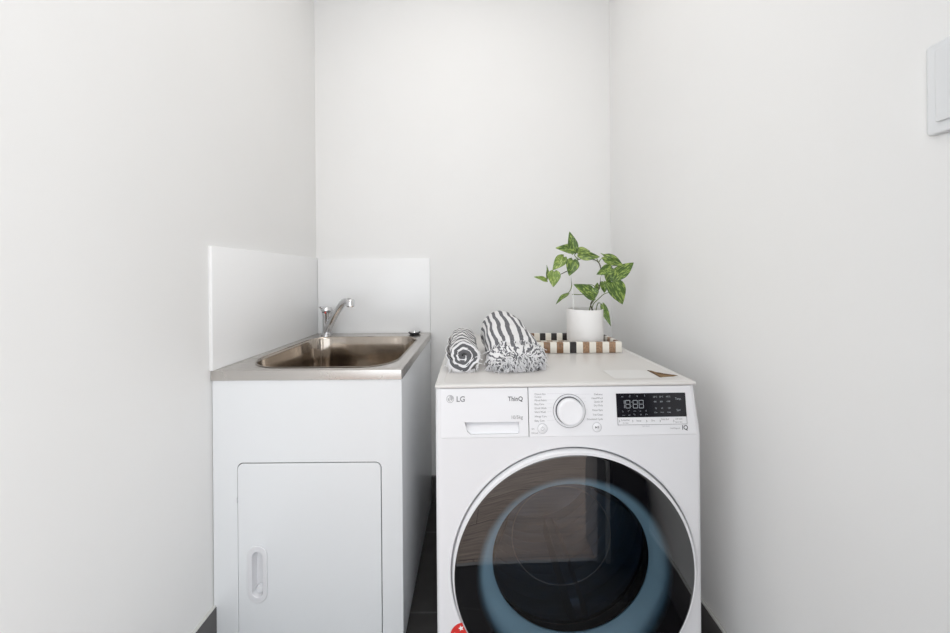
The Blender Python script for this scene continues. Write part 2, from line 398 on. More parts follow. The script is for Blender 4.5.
struct(box('baseboard_right_front', (XR-.010, YE, 0), (XR, .642, SK-.006), 'skirt', bev=.001))
struct(box('trim_3', (XL, YE, SK-.004), (XL+.009, YB, SK), 'grout', bev=.001))
struct(box('trim_4', (XR-.009, YE, SK-.006), (XR, YB, SK+.002), 'grout', bev=.002))

# unseen ceiling light housings, added to go with the two fill lamps
cl = empty('ceiling_light', (.10, -.7, H), 'square white flush ceiling light in the outer room behind the camera', 'light')
box('housing', (-.38, -.38, -.045), (.38, .38, 0), 'trim', cl, .01)
cl = empty('ceiling_light', (-.05, .72, H), 'smaller square white ceiling light above the laundry recess', 'light')
box('housing', (-.28, -.28, -.03), (.28, .28, 0), 'trim', cl, .01)

# ------------------------------------------------------------------ splashback panels
CX0, CX1, CY0, CY1, CT = -.7835, -.2195, .858, 1.424, .829
tag(box('splashback_panel', (XL, .853, CT+.0003), (XL+.011, YB, 1.198), 'splash', bev=.0012), 'white side splashback panel on the left wall beside the laundry tub, lit front edge', 'splashback')
tag(box('splashback_panel', (XL+.0115, YB-.010, CT-.02), (-.2225, YB, 1.194), 'splash', bev=.0012), 'white rear splashback panel on the back wall behind the tap', 'splashback')

# ------------------------------------------------------------------ laundry cabinet with steel tub
c = empty('laundry_cabinet', ((CX0+CX1)/2, CY0, 0), 'white laundry tub cabinet with stainless steel sink top and rounded door', 'cabinet')
ox, oy = c.location.x, c.location.y
lx0, lx1, D = CX0-ox, CX1-ox, CY1-CY0
dz1, dz0 = .551, .034
dx0, dx1 = -.7085-ox, -.2845-ox
# body: front plate with door opening, sides, back, base
slab('front_panel', [rect(lx0+.0008, .012, lx1-.002, CT-.030), rrect(dx0-.0022, dz0-.0022, dx1+.0022, dz1+.0026, .018)], .004, 'powder', c, bev=.0008, loc=(0, .005, 0))
b1 = box('side_panel', (lx1-.006, .0035, .012), (lx1-.001, D-.004, CT-.030), 'powder', c, .0012)
b2 = box('side_panel', (lx0+.001, .0075, .012), (lx0+.005, D-.004, CT-.030), 'powder', c)
box('back_panel', (lx0+.005, D-.010, .012), (lx1-.006, D-.006, CT-.030), 'powder', c)
box('base_panel', (lx0+.005, .0075, .012), (lx1-.006, D-.010, .020), 'powder', c)
box('door_stop', (dx0-.02, .020, .03), (dx1+.02, .021, dz1+.02), 'darkgap', c)  # dark sheet behind the door, painted shade for the gap around it
for sx in (lx0+.04, lx1-.04):
    for sy in (.05, D-.05):
        lathe('foot', [(0, 0), (.018, 0), (.018, .006), (.010, .012), (0, .012)], 'blackp', c, n=20, loc=(sx, sy, 0))
# door with handle
hx, hz0, hz1 = -.650-ox, .143, .308
def stadium(cx, z0, z1, r, n=14):
    lo = [(cx+r*cos(-pi+pi*i/n), z0+r+r*sin(-pi+pi*i/n)) for i in range(n+1)]
    hi = [(cx+r*cos(pi*i/n), z1-r+r*sin(pi*i/n)) for i in range(n+1)]
    return lo+hi
dr = slab('door', [rrect(dx0, dz0, dx1, dz1, .016), stadium(hx, hz0+.012, hz1-.012, .0165)], .005, 'powder', c, bev=.0012, loc=(0, .0042, 0))
hd = slab('handle', [stadium(hx, hz0-.002, hz1+.002, .029), stadium(hx, hz0+.016, hz1-.016, .0155)], .004, 'plastic', dr, bev=.0018, loc=(0, -.0042, 0))
# recessed cup behind
o1 = [(x, -.004, z) for x, z in stadium(hx, hz0+.016, hz1-.016, .0158)]
o2 = [(x, .012, z) for x, z in stadium(hx, hz0+.019, hz1-.019, .0130)]
cp_ = loft('handle_cup', [o1, o2], 'plastic', dr); cp_.location = (0, 0, 0)
lathe('lock_button', [(0, -.004), (.009, -.004), (.011, -.001), (.011, .006), (0, .006)], 'plastic', dr, n=24, axis='Y', loc=(hx+.001, .004, hz0+.032))
box('hinge_pin', (dx0-.004, -.001, .437), (dx0-.0005, .003, .452), 'plastic', c, .0008)
# steel top + basin
bxa, bxb, bya, byb = -.738-ox, -.254-ox, .880-oy, 1.333-oy
tx0, tx1 = CX0-ox, lx1
RR = .085
def rl(inset, z, r, n=10, x0=bxa, y0=bya, x1=bxb, y1=byb):
    return [(x, y, z) for x, y in rrect4(x0+inset, y0+inset, x1-inset, y1-inset, r+.055, r+.012, r, r, n)]
top = slab('sink_top', [rrect(tx0, 0, tx1, D, .003, 3), rrect4(bxa, bya, bxb, byb, RR+.055, RR+.012, RR, RR, 10)], .0012, 'steel', c, mtx=Matrix.Identity(4), loc=(0, 0, CT-.0006))
# folded skirt around the top
q = lambda e, z, r=.004: [(x, y, z) for x, y in rrect(tx0-e, -e, tx1+e, D, r, 4)]
loft('sink_apron', [q(-.001, CT-.0002), q(.0015, CT-.0015), q(.0020, CT-.004), q(.0020, CT-.0285), q(.0005, CT-.030), q(-.004, CT-.0285)], 'steel', c, cap_last=False)
# raised line inside the edge
e2 = lambda ins, z: [(x, y, z) for x, y in rrect(tx0+.012+ins, .006+ins, tx1-.012-ins, D-.012-ins, .02, 6)]
loft('sink_rebate', [e2(0, CT), e2(.0015, CT+.0012), e2(.003, CT+.0012), e2(.0045, CT)], 'steel', c, cap_last=False)
bs = loft('basin', [rl(-.0005, CT+.0003, RR), rl(-.002, CT+.0018, RR+.002), rl(.001, CT+.0022, RR), rl(.004, CT-.001, RR-.003), rl(.006, CT-.008, RR-.004),
     rl(.012, CT-.11, RR-.006), rl(.020, CT-.185, RR-.012), rl(.030, CT-.203, RR-.02), rl(.050, CT-.212, RR-.04), rl(.17, CT-.216, .03)],
     'basin', c)
dcx, dcy = (bxa+bxb)/2, (bya+byb)/2
lathe('drain', [(.045, .0), (.043, .004), (.036, .003), (.030, -.004), (.008, -.006), (0, -.006)], 'chrome', c, n=40, loc=(dcx, dcy, CT-.2155))

# tap: stands in the tub ledge
tp = empty('mixer_tap', (-.710, 1.384, CT), 'chrome mixer tap with angled spout on the rear ledge of the steel tub', 'tap')
lathe('tap_body', [(0, 0), (.026, 0), (.026, .004), (.021, .007), (.0185, .012), (.0172, .045), (.0172, .098), (.020, .106), (.020, .109), (0, .109)], 'chrome', tp, n=40)
lathe('indicator_ring', [(.0195, .1092), (.0195, .1125), (.012, .1125), (.012, .1092)], 'blackp', tp, n=32, closed=True)
box('indicator_dot', (.001, -.0208, .1050), (.008, -.0185, .1125), 'red', tp, .0006)
hnd = lathe('tap_handle', [(0, .1126), (.0205, .1126), (.0245, .118), (.0245, .127), (.021, .132), (.010, .135), (0, .135)], 'chrome', tp, n=40)
vs, fs = tube_data(smoothpath([(.006, .0, .124), (-.014, -.012, .130), (-.022, -.020, .136)], 5), (.0085, .0055), 12)
raw('lever', vs, fs, 'chrome', hnd, 50)
sp = smoothpath([(.004, -.004, .018), (.030, -.028, .052), (.070, -.060, .103), (.112, -.088, .150), (.138, -.108, .168), (.162, -.124, .172)], 8)
vs, fs = [], []
F = frames(sp); n = 20
for i, (p, t, u, v) in enumerate(F):
    side = t.cross(Vector((0, 0, 1))).normalized(); upv = side.cross(t).normalized(); f = i/(len(F)-1)
    wd, ht = .0155-.001*f, .0150-.003*f
    for k in range(n):
        a = 2*pi*k/n; ca, sa = cos(a), sin(a)
        vs.append(p+side*(wd*math.copysign(abs(ca)**.7, ca))+upv*(ht*math.copysign(abs(sa)**.7, sa)))
for i in range(len(F)-1):
    for k in range(n): fs.append((i*n+k, i*n+(k+1) % n, (i+1)*n+(k+1) % n, (i+1)*n+k))
fs.append(tuple(range(n))); fs.append(tuple(range((len(F)-1)*n, len(F)*n)))
spo = raw('spout', vs, fs, 'chrome', tp, 50)
lathe('aerator', [(0, .017), (.013, .017), (.0175, .010), (.0175, -.012), (.0145, -.016), (.009, -.016), (.009, -.010), (0, -.010)], 'chrome', spo, n=32, loc=(.170, -.128, .162))

pg = empty('sink_plug', (-.291, 1.385, CT+.0013), 'black rubber sink plug lying on the rear right ledge of the steel tub', 'plug')
lathe('stopper', [(0, 0), (.022, 0), (.024, .004), (.028, .006), (.029, .009), (.026, .010), (0, .010)], 'rubber', pg, n=40)
lathe('pull_ring', [(.006, .010), (.0085, .013), (.020, .0125), (.021, .0105)], 'chrome', pg, n=32)

# ------------------------------------------------------------------ washing machine
WX, WY = .2155, .667
W = empty('washing_machine', (WX, WY, 0), 'white front loading washing machine with large dark round door', 'washing machine', rz=radians(.9))
hw, WD = .3095, .575
ZS = .732   # seam under the controls
ZC = .842   # top of the controls
# cabinet shell: rounded front verticals, open front
prof = [(-hw+.0145, 0)]
for i in range(1, 9): a = pi/2*i/8; prof.append((-hw+.0145-.0145*sin(a), .0145-.0145*cos(a)))
prof += [(-hw, WD-.01), (-hw+.01, WD), (hw-.01, WD), (hw, WD-.01)]
for i in range(0, 9): a = pi/2*i/8; prof.append((hw-.0145+.0145*cos(a), .0145-.0145*sin(a)))
def inset_prof(z, f): return [(x*(f if x > 0 else 1+(1-f)*.1), y+(z-ZS)/(ZC-ZS)*.010*(1 if y < .1 else 0) if z > ZS else y, z) for x, y in prof]
n = len(prof)
L3 = [inset_prof(.022, 1), inset_prof(ZS, 1), inset_prof(ZC, .975)]
vs = [v for L in L3 for v in L]; fs = []
for i in range(2):
    for k in range(n-1): fs.append((i*n+k, i*n+k+1, (i+1)*n+k+1, (i+1)*n+k))
fs.append(tuple(range(n)))
raw('cabinet_shell', vs, fs, 'enamel', W, 50)
DX, DZ = .0075, .4185
slab('front_panel', [rect(-hw+.0140, .085, hw-.0140, ZS-.0001), circ(DX, DZ+.004, .2855, 128)], .002, 'enamel', W, loc=(0, .001, 0))
slab('kick_panel', [rect(-hw+.0140, .022, hw-.0140, .0835)], .002, 'enamel', W, loc=(0, .001, 0))
# shallow moulded dish around the door
dish = lathe('door_surround', [(.2900, -.00005), (.2868, -.0003), (.2845, .0010), (.2832, .0040), (.2828, .012), (.240, .014), (.240, .011)], 'enamel', W, n=128, axis='Y', loc=(DX, 0, DZ+.004))
# lid
lid = box('lid', (-.3105, .006, ZC+.0005), (.3020, WD, .851), 'lid', W, .0042, 4)
slab('lid_trim', [rrect(-.305, .011, .297, WD-.005, .010), rrect(-.291, .020, .283, WD-.018, .010)], .0008, 'lidtrim', lid, mtx=Matrix.Identity(4), loc=(0, 0, .8512))
for sx in (-.25, .25):
    for sy in (.06, WD-.06):
        lathe('foot', [(0, 0), (.022, 0), (.022, .010), (.012, .014), (.012, .023), (0, .023)], 'blackp', W, n=24, loc=(sx, sy, 0))
# control panel, tilted plane: local frame with x right, y up along the panel, z out
tilt = math.atan2(.010, ZC-ZS)
PM = Matrix.Translation((0, .0, ZS)) @ Matrix.Rotation(pi/2-tilt, 4, 'X')
def on_panel(px, py):
    """metres on the panel plane from a position read off the photo (x right of centre, y above the seam)"""
    s = 435-(437-py)/48*5.5
    x = (px-475-.008*(py-277))/s-WX; z = 1.10-(py+.008*(px-475)-277)/s
    return x, (z-ZS)/cos(tilt)
CPH = (ZC-ZS)/cos(tilt)
dxs = on_panel(528.5, 410)[0]
def pslab(name, loops, z0, z1, mat, parent, bev=0):
    return slab(name, loops, z1-z0, mat, parent, bev, mtx=PM @ Matrix.Translation((0, 0, (z0+z1)/2)))
cp = pslab('control_panel', [[(dxs+.0008, .0001), (hw-.0135, .0001), (hw*.975-.0135, CPH-.0005), (dxs+.0008, CPH-.0005)]], -.004, 0, 'plastic', W, .0006)
pslab('control_panel_backing', [rect(dxs-.004, 0, dxs+.004, CPH-.001)], -.006, -.0045, 'darkgap', W)  # dark strip behind the drawer seam, painted shade in the slit
# drawer with finger recess
def P3(x, y, z): return PM @ Vector((x, y, z))
hx0, hy0 = on_panel(466.5, 434); hx1, hy1 = on_panel(519, 421.5)
dw = pslab('detergent_drawer', [[(-hw+.0135, .0002), (dxs-.0008, .0002), (dxs-.0008, CPH-.0005), (-hw+.0135, CPH-.0005)], DH := [(hx0+.010, hy0), (hx1-.003, hy0), (hx1, hy0+.004), (hx1, hy1), (hx0-.004, hy1), (hx0-.002, hy1-.008), (hx0+.002, hy0+.006)]], -.004, 0, 'drawerp', W, .0006)
def P3(x, y, z): return PM @ Vector((x, y, z))
def rdep(y): return -.0042-.016*max(0, (y-hy0)/(hy1-hy0))**1.3
hcx, hcy = (hx0+hx1)/2, (hy0+hy1)/2
shr = lambda x, y, e: (x-math.copysign(e, x-hcx), y-math.copysign(e, y-hcy)*(1 if y < hcy else 0))
loft('handle_recess', [[P3(*shr(x, y, .0001), -.0007) for x, y in DH], [P3(*shr(x, y, .0003), rdep(y)*.9) for x, y in DH], [P3(*shr(x, y, .003), rdep(y)) for x, y in DH]], 'drawerp', dw, sharp=20)
def ptext(name, items, mat, parent, z=.0001, ext=.0001, bold=0):
    """items: (text, px, py_baseline, cap_height_px, align, xscale)"""
    ms = []
    for s, px, py, hpx, al, sx in items:
        x, y = on_panel(px, py); ms.append((text_mesh(s, hpx/433/.70, al, ext, sx, bold), PM @ Matrix.Translation((x, y, z+ext))))
    return link(name, joinmeshes(ms), mat, parent, 0)
ptext('brand_lettering', [('LG', 456.3, 401.2, 5.2, 'LEFT', .98)], 'grey', dw, bold=.00035)
# round emblem
ex, ey = on_panel(450.3, 398.4); er = .0088
em = pslab('brand_emblem', [circ(ex, ey, er, 40)], 0, .0004, 'lgrey', dw)
pslab('emblem_mark', [[(ex+er*.82*cos(a), ey+er*.82*sin(a)) for a in [radians(90+i*270/30) for i in range(31)]]+[(ex+er*.68*cos(a), ey+er*.68*sin(a)) for a in [radians(360-i*270/30) for i in range(31)]]], .0004, .0006, 'white', em)
pslab('emblem_mark', [[(ex-.001, ey+er*.45), (ex+.0002, ey+er*.45), (ex+.0002, ey-er*.35), (ex+er*.35, ey-er*.35), (ex+er*.35, ey-er*.5), (ex-.001, ey-er*.5)]], .0004, .0006, 'white', em)
pslab('emblem_mark', [circ(ex-er*.38, ey+er*.32, er*.13, 12)], .0004, .0006, 'white', em)
ptext('series_lettering', [('ThinQ', 508, 400.8, 4.3, 'LEFT', .92)], 'dgrey', dw, ext=.0001, bold=.0002)
ptext('capacity_lettering', [('10/5kg', 510.8, 418.6, 3.3, 'LEFT', .95)], 'grey', dw)
# programme names and their lead lines
rows = [393.8, 396.6, 400.0, 403.8, 407.8, 411.6, 416.0, 420.3]
names = ['Cotton Eco', 'Cotton', 'Mixed Fabric', 'Easy Care', 'Quick Wash', 'Silent Wash', 'Allergy Care', 'Baby Care']
it = [(s, 534.5, y+1.2, 1.75, 'LEFT', .95) for s, y in zip(names, rows)]
rr = [394.5, 398.3, 401.8, 405.6, 410.2, 414.8, 419.2]
nr = ['Delicates', 'Hand/Wool', 'Quick 30', 'Dry Only', 'Rinse+Spin', 'Tub Clean', 'Download Cycle']
it += [(s, 603.2, y+1.0, 1.75, 'RIGHT', .95) for s, y in zip(nr, rr)]
it += [('On', 531.6, 429.4, 1.5, 'LEFT', 1), ('Child Lock', 531.2, 433.4, 1.2, 'LEFT', .9)]
for q_ in it: ptext('programme_lettering', [q_], 'grey', cp)
KX, KY = 569.4, 410.8
ms = []
def pline(px0, px1, py, th=.00028):
    x0, y0 = on_panel(px0, py); x1, _ = on_panel(px1, py)
    return (x0, y0-th/2, x1, y0+th/2)
vs, fs = [], []
def addq(L, z=.0002):
    k = len(vs); x0, y0, x1, y1 = L
    vs.extend([P3(x0, y0, z), P3(x1, y0, z), P3(x1, y1, z), P3(x0, y1, z)]); fs.append((k, k+1, k+2, k+3))
for i, y in enumerate(rows):
    if i == 1: continue
    dd = sqrt(max(17**2-(y-KY)**2, 16)); addq(pline(547.2, KX-dd-.8, y))
for y in rr:
    dd = sqrt(max(17**2-(y-KY)**2, 16)); addq(pline(KX+dd+.8, 586.5 if y > 396 else 591.0, y))
for f in fs: raw('programme_lead_line', [vs[i] for i in f], [(0, 1, 2, 3)], 'lgrey', cp, 0)
# dial
kx, ky = on_panel(569.3, 410.8)
rs = 16/432
PMk = PM @ Matrix.Translation((kx, ky, 0)) @ Matrix.Rotation(-pi/2, 4, 'X')   # lathe axis Y(-) -> out of the panel
def plathe(name, prof, mat, parent, cx, cy, n=64, midx=None):
    o = lathe(name, prof, mat, parent, n=n, axis='Z', midx=midx)
    o.data.transform(PM @ Matrix.Translation((cx, cy, 0))); return o
dl = plathe('program_dial', [(.0300, .0), (.0296, .0095), (.0285, .0120), (.0265, .0130), (.0240, .0128), (.0, .0120)], 'plastic', W, kx, ky)
plathe('dial_ring', [(.0375, 0), (.0375, .0012), (.0362, .0016), (.0345, .0012), (.0320, .0004), (.0300, .0004), (.0300, .0002)], ['plastic'], cp, kx, ky)
plathe('dial_outline', [(.0378, .0002), (.0378, .0013), (.0367, .0017), (.0367, .0002)], 'grey', cp, kx, ky)
plathe('dial_band', [(.0318, .0004), (.0312, .0035), (.0302, .0035)], 'dgrey', cp, kx, ky)
# buttons
def button(px, py, r):
    bx_, by_ = on_panel(px, py)
    o = plathe('button', [(r, 0), (r, .0006), (r-.0006, .0010), (0, .0010)], 'plastic', cp, bx_, by_, 40)
    plathe('button_outline', [(r+.0008, .0002), (r+.0008, .0007), (r, .0008), (r, .0002)], 'lgrey', o, bx_, by_, 40)
    return o, bx_, by_
pb, bx_, by_ = button(542.4, 428.4, .0106); pb.name = 'power_button'
arc = [(bx_+.0040*cos(a), by_+.0040*sin(a)) for a in [radians(125+290*i/24) for i in range(25)]]+[(bx_+.0034*cos(a), by_+.0034*sin(a)) for a in [radians(415-290*i/24) for i in range(25)]]
pslab('power_symbol', [arc, rect(bx_-.0003, by_+.001, bx_+.0003, by_+.0052)], .0010, .0013, 'grey', pb)
sb, bx_, by_ = button(597.2, 427.4, .0100); sb.name = 'start_button'
pslab('start_symbol', [[(bx_-.0042, by_-.0026), (bx_, by_), (bx_-.0042, by_+.0026)], rect(bx_+.0010, by_-.0026, bx_+.0018, by_+.0026), rect(bx_+.0028, by_-.0026, bx_+.0036, by_+.0026)], .0010, .0013, 'dgrey', sb)
# display
d0 = on_panel(617.5, 417.8); d1 = on_panel(686.5, 393.4)
dsp = pslab('display', [rrect(d0[0], d0[1], d1[0], d1[1], .001, 3)], 0, .0012, 'scr', W, .0003)
e0 = on_panel(618.5, 425.2); e1 = on_panel(687.8, 418.0)
strip = pslab('touch_strip', [rrect(e0[0], e0[1], e1[0], d0[1]-.0002, .001, 3)], 0, .0010, 'plastic', W, .0003)
pslab('strip_outline', [rect(e0[0]-.0006, e0[1]-.0006, e1[0]+.0006, d0[1]), rect(e0[0], e0[1], e1[0], d0[1]-.0002)], 0, .0012, 'grey', strip)
def seg7(ch, cx, cy, w_, h_, t):
    S7 = {'8': 'abcdefg', '1': 'bc'}[ch]; R = []
    for s in S7:
        if s == 'a': R.append((cx-w_/2+t, cy+h_/2-t, cx+w_/2-t, cy+h_/2))
        if s == 'd': R.append((cx-w_/2+t, cy-h_/2, cx+w_/2-t, cy-h_/2+t))
        if s == 'g': R.append((cx-w_/2+t, cy-t/2, cx+w_/2-t, cy+t/2))
        if s == 'b': R.append((cx+w_/2-t, cy+t*.6, cx+w_/2, cy+h_/2-t*.4))
        if s == 'c': R.append((cx+w_/2-t, cy-h_/2+t*.4, cx+w_/2, cy-t*.6))
        if s == 'f': R.append((cx-w_/2, cy+t*.6, cx-w_/2+t, cy+h_/2-t*.4))
        if s == 'e': R.append((cx-w_/2, cy-h_/2+t*.4, cx-w_/2+t, cy-t*.6))
    return R
vs, fs = [], []
for ch, px in (('1', 622.5), ('8', 628.3), ('8', 635.8), ('8', 641.8)):
    cx_, cy_ = on_panel(px, 404.6)
    for R in seg7(ch, cx_, cy_, .0115, .0185, .0013): addq(R, .0014)
for dy in (402.5, 406.6):
    cx_, cy_ = on_panel(632.1, dy); addq((cx_-.0006, cy_-.0006, cx_+.0006, cy_+.0006), .0014)
# small pictograms: four above, ten below, twelve option marks
pos = [(622.5, 396.9), (630.2, 396.7), (637.3, 396.6), (645, 396.4)]+[(623.6+i*5.7, 411.6-.1*i) for i in range(5)]+[(624+i*5.7, 415.4-.1*i) for i in range(5)]
rnd = random.Random(3)
for px, py in pos:
    cx_, cy_ = on_panel(px, py)
    for k in range(4):
        a, b_ = rnd.uniform(-.0028, .0016), rnd.uniform(-.0016, .0012)
        if rnd.random() < .5: addq((cx_+a, cy_+b_, cx_+a+rnd.uniform(.001, .003), cy_+b_+.0005), .0014)
        else: addq((cx_+a, cy_+b_-.0008, cx_+a+.0005, cy_+b_+rnd.uniform(.0006, .002)), .0014)
raw('display_digits', vs, fs, 'ledw', dsp, 0)
it = []
for i, px in enumerate((655.9, 662.2, 669.3)):
    it += [((('20', '30', '40')[i])+'°C', px, 398.2-.1*i, 1.6, 'CENTER', .9), ((('400', '800', '1200')[i]), px, 402.9-.1*i, 1.5, 'CENTER', .9),
           ((('30', '60', '120')[i]), px+.8, 409.6-.1*i, 1.5, 'CENTER', .9), ((('Eco', 'Iron', 'Low')[i]), px+.8, 413.7-.1*i, 1.5, 'CENTER', .9)]
it += [('Temp.', 676.2, 400.4, 2.2, 'LEFT', .8), ('Spin', 677.6, 411.6, 2.0, 'LEFT', .85)]
for q_ in it: ptext('display_lettering', [q_], 'ledw', dsp, z=.0013, ext=.00005)
it = [('TurboWash', 621.3, 421.3, 1.5, 'LEFT', .85), ('Pre Wash', 623.2, 424.0, 1.1, 'LEFT', .9), ('Rinse', 637, 422.0, 1.7, 'LEFT', .9), ('Dry', 652, 421.9, 1.7, 'LEFT', .9),
      ('Delay End', 661.8, 420.6, 1.6, 'LEFT', .85), ('Add Item', 676.3, 420.3, 1.5, 'LEFT', .9), ('Remote Start', 676.3, 423.2, 1.1, 'LEFT', .85)]
for q_ in it: ptext('strip_lettering', [q_], 'grey', strip, z=.0011, ext=.00005)
for px in (619.8, 633.2, 647.3, 661.0, 674.8): ptext('strip_divider', [('›', px, 422.6, 3.2, 'CENTER', 1)], 'dgrey', strip, z=.0011, ext=.00005)
ptext('logo_lettering', [('IQ', 683.4, 430.5, 4.2, 'LEFT', .95)], 'dgrey', cp, bold=.00025)
ptext('diagnosis_lettering', [('SmartDiagnosis', 671.3, 429.8, 1.5, 'LEFT', .75)], 'lgrey', cp)
ptext('hint_lettering', [('Hold 3 seconds', 643, 427.2, .9, 'LEFT', .9)], 'lgrey', cp)

# door: rim, glass, bowl ring
door = empty('door', (DX, 0, DZ)); door.parent = W
rim = lathe('rim', [(.2747, -.0075), (.2755, -.0090), (.2770, -.0092), (.2787, -.0075), (.2800, -.0030), (.2800, .003), (.268, .004), (.252, .003), (.252, -.001), (.2747, -.002)], 'enamel', door, n=128, axis='Y', closed=True)
for v in rim.data.vertices:
    if sqrt(v.co.x**2+v.co.z**2) > .2760: v.co.z += .0046
lathe('door_glass', [(.0, -.0082), (.15, -.0082), (.235, -.0081), (.2700, -.0081), (.2720, -.0080), (.2746, -.0072), (.2746, -.003)], 'doorglass', door, n=128, axis='Y')
lathe('bowl_ring', [(.234, -.0015), (.231, .003), (.224, .010), (.212, .017), (.200, .024), (.193, .030), (.1900, .0335), (.1905, .036), (.194, .038)], 'gasket', door, n=96, axis='Y')
for v in bpy.data.objects['bowl_ring'].data.vertices:
    f = min(1, max(0, (v.co.y)/.030)); v.co.z *= 1-.055*f; v.co.x += .004*f
lathe('glass_bowl', [(.184, .042), (.176, .060), (.160, .085), (.142, .115), (.136, .122), (.128, .126), (.06, .135), (0, .137)], 'bowl', door, n=96, axis='Y')
lathe('bowl_edge', [(.1290, .0950), (.1300, .0940), (.1310, .0950), (.1300, .0960)], 'grey', door, n=96, axis='Y', closed=True)  # slim grey ring, stands in for a faint arc highlight inside the bowl
lathe('gasket', [(.240, .0065), (.238, .030), (.206, .044), (.199, .050), (.199, .066), (.208, .075), (.215, .082)], 'rubber', W, n=96, axis='Y', loc=(DX, 0, DZ))
dp = [(.205, .080)]
for i in range(10):
    y = .090+i*.036; dp += [(.243, y), (.243, y+.028), (.2415, y+.033)]
dp += [(.243, .450), (.21, .462), (.165, .455), (.160, .448), (.09, .444), (.085, .436), (.045, .430), (0, .428)]
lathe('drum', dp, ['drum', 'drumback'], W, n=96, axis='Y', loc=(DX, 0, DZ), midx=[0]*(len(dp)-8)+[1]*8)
for k in range(3):
    a = radians(-90+k*120+12); bm_ = []
    L = []
    for y, s_ in ((.09, .3), (.12, 1), (.38, 1), (.42, .3)):
        r0, r1, hw_ = .243, .243-.045*s_, .022*s_+.008
        for rr_, w_ in ((r0, -hw_), (r1, -hw_*.4), (r1, hw_*.4), (r0, hw_)):
            L.append((rr_*cos(a)-w_*sin(a), y, rr_*sin(a)+w_*cos(a)))
    f = []
    for i in range(3):
        for j in range(3): f.append((i*4+j, i*4+j+1, (i+1)*4+j+1, (i+1)*4+j))
    f += [(0, 1, 2, 3), (12, 13, 14, 15)]
    raw('drum_lifter', L, f, 'drumback', W, 40, loc=(DX, 0, DZ))
# red round sticker on the front, white star
sxw, szw = (464-2.8-475)/435-WX, 1.10-(634.3-277)/435
rs_ = slab('sticker', [circ(sxw, szw, .032, 48)], .0006, 'red', W, loc=(0, -.0006, 0)); rs_['label'] = 'round red sticker'
def star(cx, cz, r, rot=0): return [(cx+(r if i % 2 == 0 else r*.42)*sin(rot+pi*i/5), cz+(r if i % 2 == 0 else r*.42)*cos(rot+pi*i/5)) for i in range(10)]
for a in (-18, 42, -78, -138, 162, 102):
    aa = radians(a); slab('sticker_star', [star(sxw+.021*sin(aa), szw+.021*cos(aa), .0068, aa)], .0004, 'white', rs_, loc=(0, -.0011+.0006, 0))
# outline of the touch strip
# paper label with a torn brown patch on the lid
lb = slab('lid_label', [[(.120, .030), (.262, .030), (.262, .055), (.215, .095), (.120, .095)]], .0003, 'label', lid, mtx=Matrix.Identity(4), loc=(0, 0, .8518))
lb['label'] = 'pale paper label on the lid'
M['torn'] = plain('torn_cardboard', (.34, .21, .09), .9, bump=.5, bscale=200, var=.6)
M['tornd'] = plain('torn_edge', (.10, .045, .02), .9)
tb = slab('torn_patch', [[(.234, .036), (.270, .041), (.282, .046), (.274, .053), (.262, .059), (.256, .069), (.248, .074), (.244, .086), (.234, .088), (.237, .070)]], .0004, 'torn', lid, mtx=Matrix.Identity(4), loc=(0, 0, .8521))
tb['label'] = 'torn brown patch of label'
slab('torn_edge', [[(.234, .088), (.233, .036), (.2365, .034), (.240, .070), (.238, .089)]], .0004, 'tornd', tb, mtx=Matrix.Identity(4), loc=(0, 0, .0003))
slab('torn_edge', [[(.244, .064), (.252, .056), (.264, .050), (.284, .0445), (.284, .0480), (.270, .0560), (.258, .064), (.250, .071)]], .0004, 'tornd', tb, mtx=Matrix.Identity(4), loc=(0, 0, .0003))

LZ = .8518  # lid surface

# ------------------------------------------------------------------ inlaid tray
tr = empty('inlaid_tray', (.3126, 1.0155, LZ+.0002), 'brown, black and cream checked inlay tray under the potted plant', 'tray')
tw, td, th = .160, .0805, .0345
sh = rrect(-tw, -td, tw, td, .002, 2); ins = rrect(-tw+.0115, -td+.0115, tw-.0115, td-.0115, .002, 2)
def zl(L, z): return [(x, y, z) for x, y in L]
def sc(L, e): return [(x*(1+e/tw), y*(1+e/td)) for x, y in L]
tray = loft('tray_base', [zl(sc(sh, -.001), 0), zl(sh, .001), zl(sh, th-.001), zl(sc(sh, -.001), th), zl(sc(ins, .001), th), zl(ins, th-.001), zl(ins, .010)], 'inlay', tr, sharp=50)
bm = bmesh.new(); bm.from_mesh(tray.data); bmesh.ops.holes_fill(bm, edges=bm.edges, sides=0); bmesh.ops.recalc_face_normals(bm, faces=bm.faces); bm.to_mesh(tray.data); bm.free()

# ------------------------------------------------------------------ potted pothos
PX, PY, PZ = .3845, 1.0195, LZ+.0104
pp = empty('potted_plant', (PX, PY, PZ), 'small trailing plant with variegated green leaves in a white cylindrical pot', 'potted plant')
PH = .986-PZ; PR = .0605
lathe('pot', [(0, 0), (PR-.012, 0), (PR-.005, .0025), (PR-.0012, .008), (PR, .016), (PR, PH-.002), (PR-.001, PH), (PR-.004, PH), (PR-.005, PH-.002), (PR-.005, PH-.018), (0, PH-.018)][:-1]+[(PR-.0055, PH-.03), (PR-.006, .01), (0, .01)], 'ceramic', pp, n=72)
lathe('soil', [(PR-.006, PH-.022), (PR-.02, PH-.017), (0, PH-.013)], 'soil', pp, n=40)
def pl(zx, zy, dy=0.0):
    """position read off the plant close-up, taken to the plane of the hoop, then pushed dy back"""
    f = (PY+dy)/1.0507
    x = (.163+.000801*zx+.0007)*f; z = 1.10+((1.3065-.000801*zy)-1.10)*f
    return Vector((x-PX, dy, z-PZ))
hoop = [pl(237, 440), pl(236, 330), pl(231, 265), pl(233, 230), pl(245, 200), pl(268, 182), pl(300, 177), pl(330, 184), pl(352, 204), pl(362, 232), pl(362, 265), pl(362, 330), pl(360, 440)]
